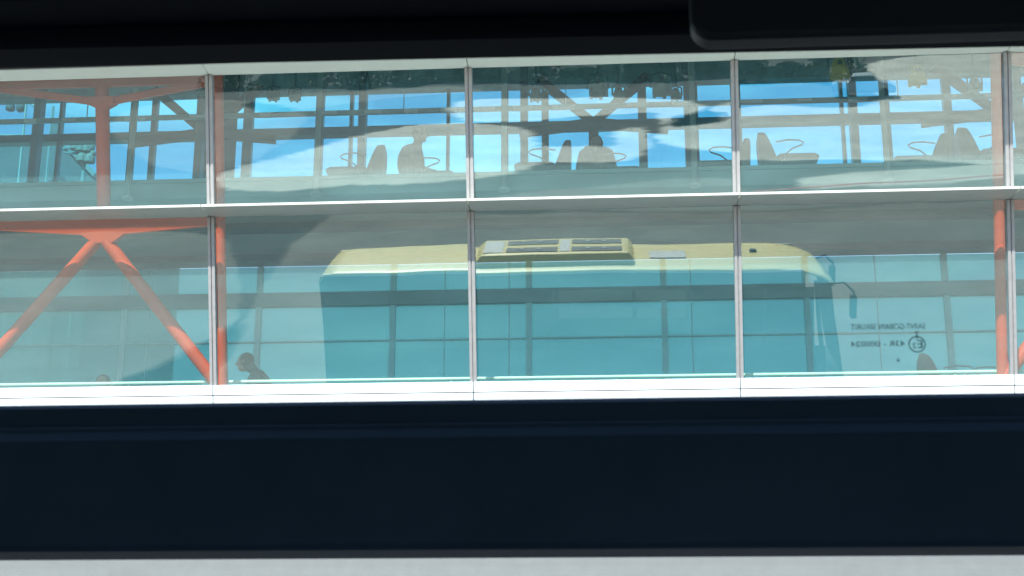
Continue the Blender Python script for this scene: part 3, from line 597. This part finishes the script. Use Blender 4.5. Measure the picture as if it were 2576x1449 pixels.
# ------------------------------------------------------------------ beyond the building
def street_lamp(px1, px2, y, label):
    # double lamp: bell heads on a bent arm
    p = at(px2, 300, y); t = thing('street_lamp', label, 'street lamp', (p.x, y, 0))
    b = MB(); tb_ = at(px2, 222, y); bl = at(px1, 232, y); b.tube([(p.x, y, 0), (p.x, y, 3), (p.x, y, tb_.z), (p.x-.1, y, tb_.z+.12), (bl.x+.1, y, tb_.z+.12), (bl.x, y, tb_.z), (bl.x, y, tb_.z-.2)], .035, 8)
    b.build('pole', 'grey', t, smooth=True)
    b = MB(); q = at(px1, 262, y); b.lathe([(.025, .22), (.05, .14), (.10, .02), (.125, -.10), (.12, -.17), (.08, -.19)], (q.x, y, q.z), 14); b.build('lamp_head', 'slate', t, smooth=True)
    q2 = at(px2-10, 270, y); b = MB(); b.lathe([(.03, .15), (.11, .09), (.13, 0), (.10, -.10), (.05, -.13)], (q2.x, y, q2.z), 14); b.build('lamp_head', 'slate', t, smooth=True)
    e = at(96, 345, y); b = MB(); b.tube([(q2.x+.2, y, q2.z+.15), ((q2.x+e.x)/2+.25, y, q2.z-.1), (e.x-.05, y, e.z+.6), (e.x, y, e.z-.3), (e.x+.05, y, 6)], .035, 8); b.build('swan_neck', 'grey', t, smooth=True)
street_lamp(27, 62, 34, 'double bell headed street lamp seen through the left sky window')
q = at(130, 310, 33); t = thing('antenna_mast', 'thin mast with a small box, seen between the lamp and the orange column', 'mast', (q.x, 33, 0))
b = MB(); b.tube([(q.x, 33, 0), (q.x, 33, at(130, 268, 33).z)], .04, 6); b.build('pole', 'grey', t); b = MB(); b.rbox(q.x+.02, q.x+.25, 32.9, 33.1, q.z-.5, q.z+.1, .03); b.build('box', 'slate', t)
q = at(213, 392, 32); t = thing('floodlight_mast', 'mast crowded with dark floodlights beside the tall orange column', 'floodlight mast', (q.x, 32, 0))
b = MB(); b.tube([(q.x, 32, 0), (q.x, 32, at(213, 358, 32).z)], .05, 8); b.tube([(q.x-.5, 32, q.z+.10), (q.x+.35, 32, q.z-.0)], .03, 6); b.tube([(q.x-.6, 32, at(213, 372, 32).z), (q.x+.3, 32, at(213, 366, 32).z)], .03, 6); b.build('pole', 'grey', t)
for dx, py, r in ((-22, 368, .15), (-8, 372, .17), (6, 374, .15), (16, 370, .10), (-6, 398, .16), (12, 400, .15), (20, 385, .08)):
    s_ = at(213+dx, py, 32-.1); b = MB(); b.lathe([(r*.5, .9*r), (r, .2*r), (r*.95, -.6*r), (r*.3, -.8*r)], s_, 10); b.build('floodlight', 'acd', t)
p0, p1, p2 = at(-500, 330, 36), at(150, 352, 36), at(240, 445, 36)
t = thing('slate_building', 'dark teal building with a sloping roof edge behind the left sky windows', 'building', (p1.x, 36, 0))
b = MB(); b.prism([(p0.x, 9.4), (p2.x, 9.4), (p2.x, p2.z), (p1.x, p1.z), (p0.x, p0.z)], 36, 44, lambda a_, p, q: (p, a_, q)); b.build('roof', 'slate', t)
b = MB(); b.prism([(p0.x, 0), (at(556, 700, 36).x, 0), (at(556, 700, 36).x, 9.39), (p0.x, 9.39)], 36.1, 44, lambda a_, p, q: (p, a_, q)); b.build('wall', 'cladp', t)  # pale lower wall, added and widened to brighten the frosted panels
b = MB(); b.tube([(p0.x, 35.95, p0.z+.02), (p1.x, 35.95, p1.z+.02), (p2.x, 35.95, p2.z+.02)], .08, 6); b.build('roof_edge', 'grey', t)

# ------------------------------------------------------------------ behind the camera: what the leaning glass mirrors
def car(x, y, rot, paint, label, van=False):
    t = thing('parked_van' if van else 'parked_car', label, 'van' if van else 'car', (x, y, 0), 'vehicles parked across the apron')
    Lh, Wh = (2.4, .95) if van else (2.1, .88)
    hp = [(-Lh, .35), (-Lh, .8 if not van else 1.9), (-Lh+.25, .95 if not van else 2.05), (-1.0, 1.0 if not van else 2.1), (-.7, 1.42 if not van else 2.1), (.55, 1.45 if not van else 2.08), (1.15, .98 if not van else 1.9), (Lh-.35, .90 if not van else 1.2), (Lh, .72 if not van else .95), (Lh, .35)]
    b = MB(); b.prism(hp, -Wh, Wh, lambda a_, p, q: (p, a_, q)); o = MB(); o.v = b.v; o.f = b.f; o.mi = b.mi
    def place(mb, nm, m_, par, **k):
        me = bpy.data.meshes.new(nm); me.from_pydata(mb.v, [], mb.f); me.materials.append(M[m_]); ob = bpy.data.objects.new(nm, me); COL.objects.link(ob); ob.parent = par
        if k.get('bevel'): bb = ob.modifiers.new('b', 'BEVEL'); bb.width = k['bevel']; bb.segments = 2
        return ob
    bd = place(b, 'body', paint, t, bevel=.06)
    g_ = MB(); zz = (1.03, 1.36) if not van else (1.25, 1.85); g_.box(-.85, .75, -Wh-.006, -Wh+.01, *zz); place(g_, 'side_window', 'carglass', t)
    g_ = MB(); g_.box(-.85, .75, Wh-.01, Wh+.006, *zz); place(g_, 'side_window', 'carglass', t)
    for wx in (-1.3, 1.35):
        for sy in (-1, 1): g_ = MB(); g_.lathe([(.31, -.1), (.33, 0), (.31, .1)], (wx, sy*(Wh-.09), .33), 18, 'y'); place(g_, 'wheel', 'tyre', t)
    t.rotation_euler.z = R_(rot); return t
def gnd(px_, py_): return ground_at(px_, py_, .7)
for i, (px_, py_, rot, pm, lab, van) in enumerate([
    (2180, 196, 10, 'cars', 'silver car mirrored high in the fourth pane', False)]):
    p = gnd(px_, py_); car(p.x, p.y, rot, pm, lab, van)
def bush(x, y, r, h, label, seed):
    rnd = random.Random(seed); b = MB()
    for _ in range(900):
        a = rnd.random()*6.283; q = rnd.random()**.5; z = h*rnd.random()**.8; k = (1-(z/h)**2.2)**.5*(.75+.25*math.sin(3*a+seed))
        c0 = Vector((x+math.cos(a)*r*q*k, y+math.sin(a)*r*.6*q*k, z)); u = Vector((rnd.gauss(0, 1), rnd.gauss(0, 1), rnd.gauss(0, 1))).normalized()*.19; v_ = u.orthogonal().normalized()*.12
        b.add([c0-u, c0+v_, c0+u, c0-v_], [(0, 1, 2, 3)])
    o = b.build('bush', 'leaf'); tag(o, label, 'bush', 'bushes along the far edge of the apron')
for i in range(15):
    p = ground_at(585+i*108+random.uniform(-15, 15), 231-i*3.0, 0)
    bush(p.x, p.y, random.uniform(2.3, 3.2), random.uniform(1.1, 2.4), 'dark leafy bush in the hedge mirrored under the top band', i)
def tree(x, y, h, label, seed):
    rnd = random.Random(seed); t = thing('tree', label, 'tree', (x, y, 0), 'trees across the apron')
    b = MB(); b.tube([(x, y, 0), (x+.1, y, h*.3), (x-.05, y+.1, h*.55), (x, y, h*.8)], [.22, .17, .12, .05], 8)
    for k in range(6): a = rnd.random()*6.28; b.tube([(x, y, h*(.35+.06*k)), (x+math.cos(a)*h*.18, y+math.sin(a)*h*.18, h*(.52+.06*k))], [.07, .03], 6)
    b.build('trunk', 'bark', t, smooth=True)
    b = MB(); cl = [(rnd.gauss(0, .17)*h, rnd.gauss(0, .17)*h, h*(.62+rnd.gauss(0, .14))) for _ in range(16)]
    for cx, cy, cz in cl:
        rr = h*rnd.uniform(.08, .15)
        for _ in range(70):
            d = Vector((rnd.gauss(0, 1), rnd.gauss(0, 1), rnd.gauss(0, .8))).normalized()*rr*rnd.random()**.4; c0 = Vector((x+cx, y+cy, cz))+d
            u = Vector((rnd.gauss(0, 1), rnd.gauss(0, 1), rnd.gauss(0, 1))).normalized()*.16; v_ = u.orthogonal().normalized()*.10
            b.add([c0-u, c0+v_, c0+u, c0-v_], [(0, 1, 2, 3)])
    b.build('crown', 'leaf', t)
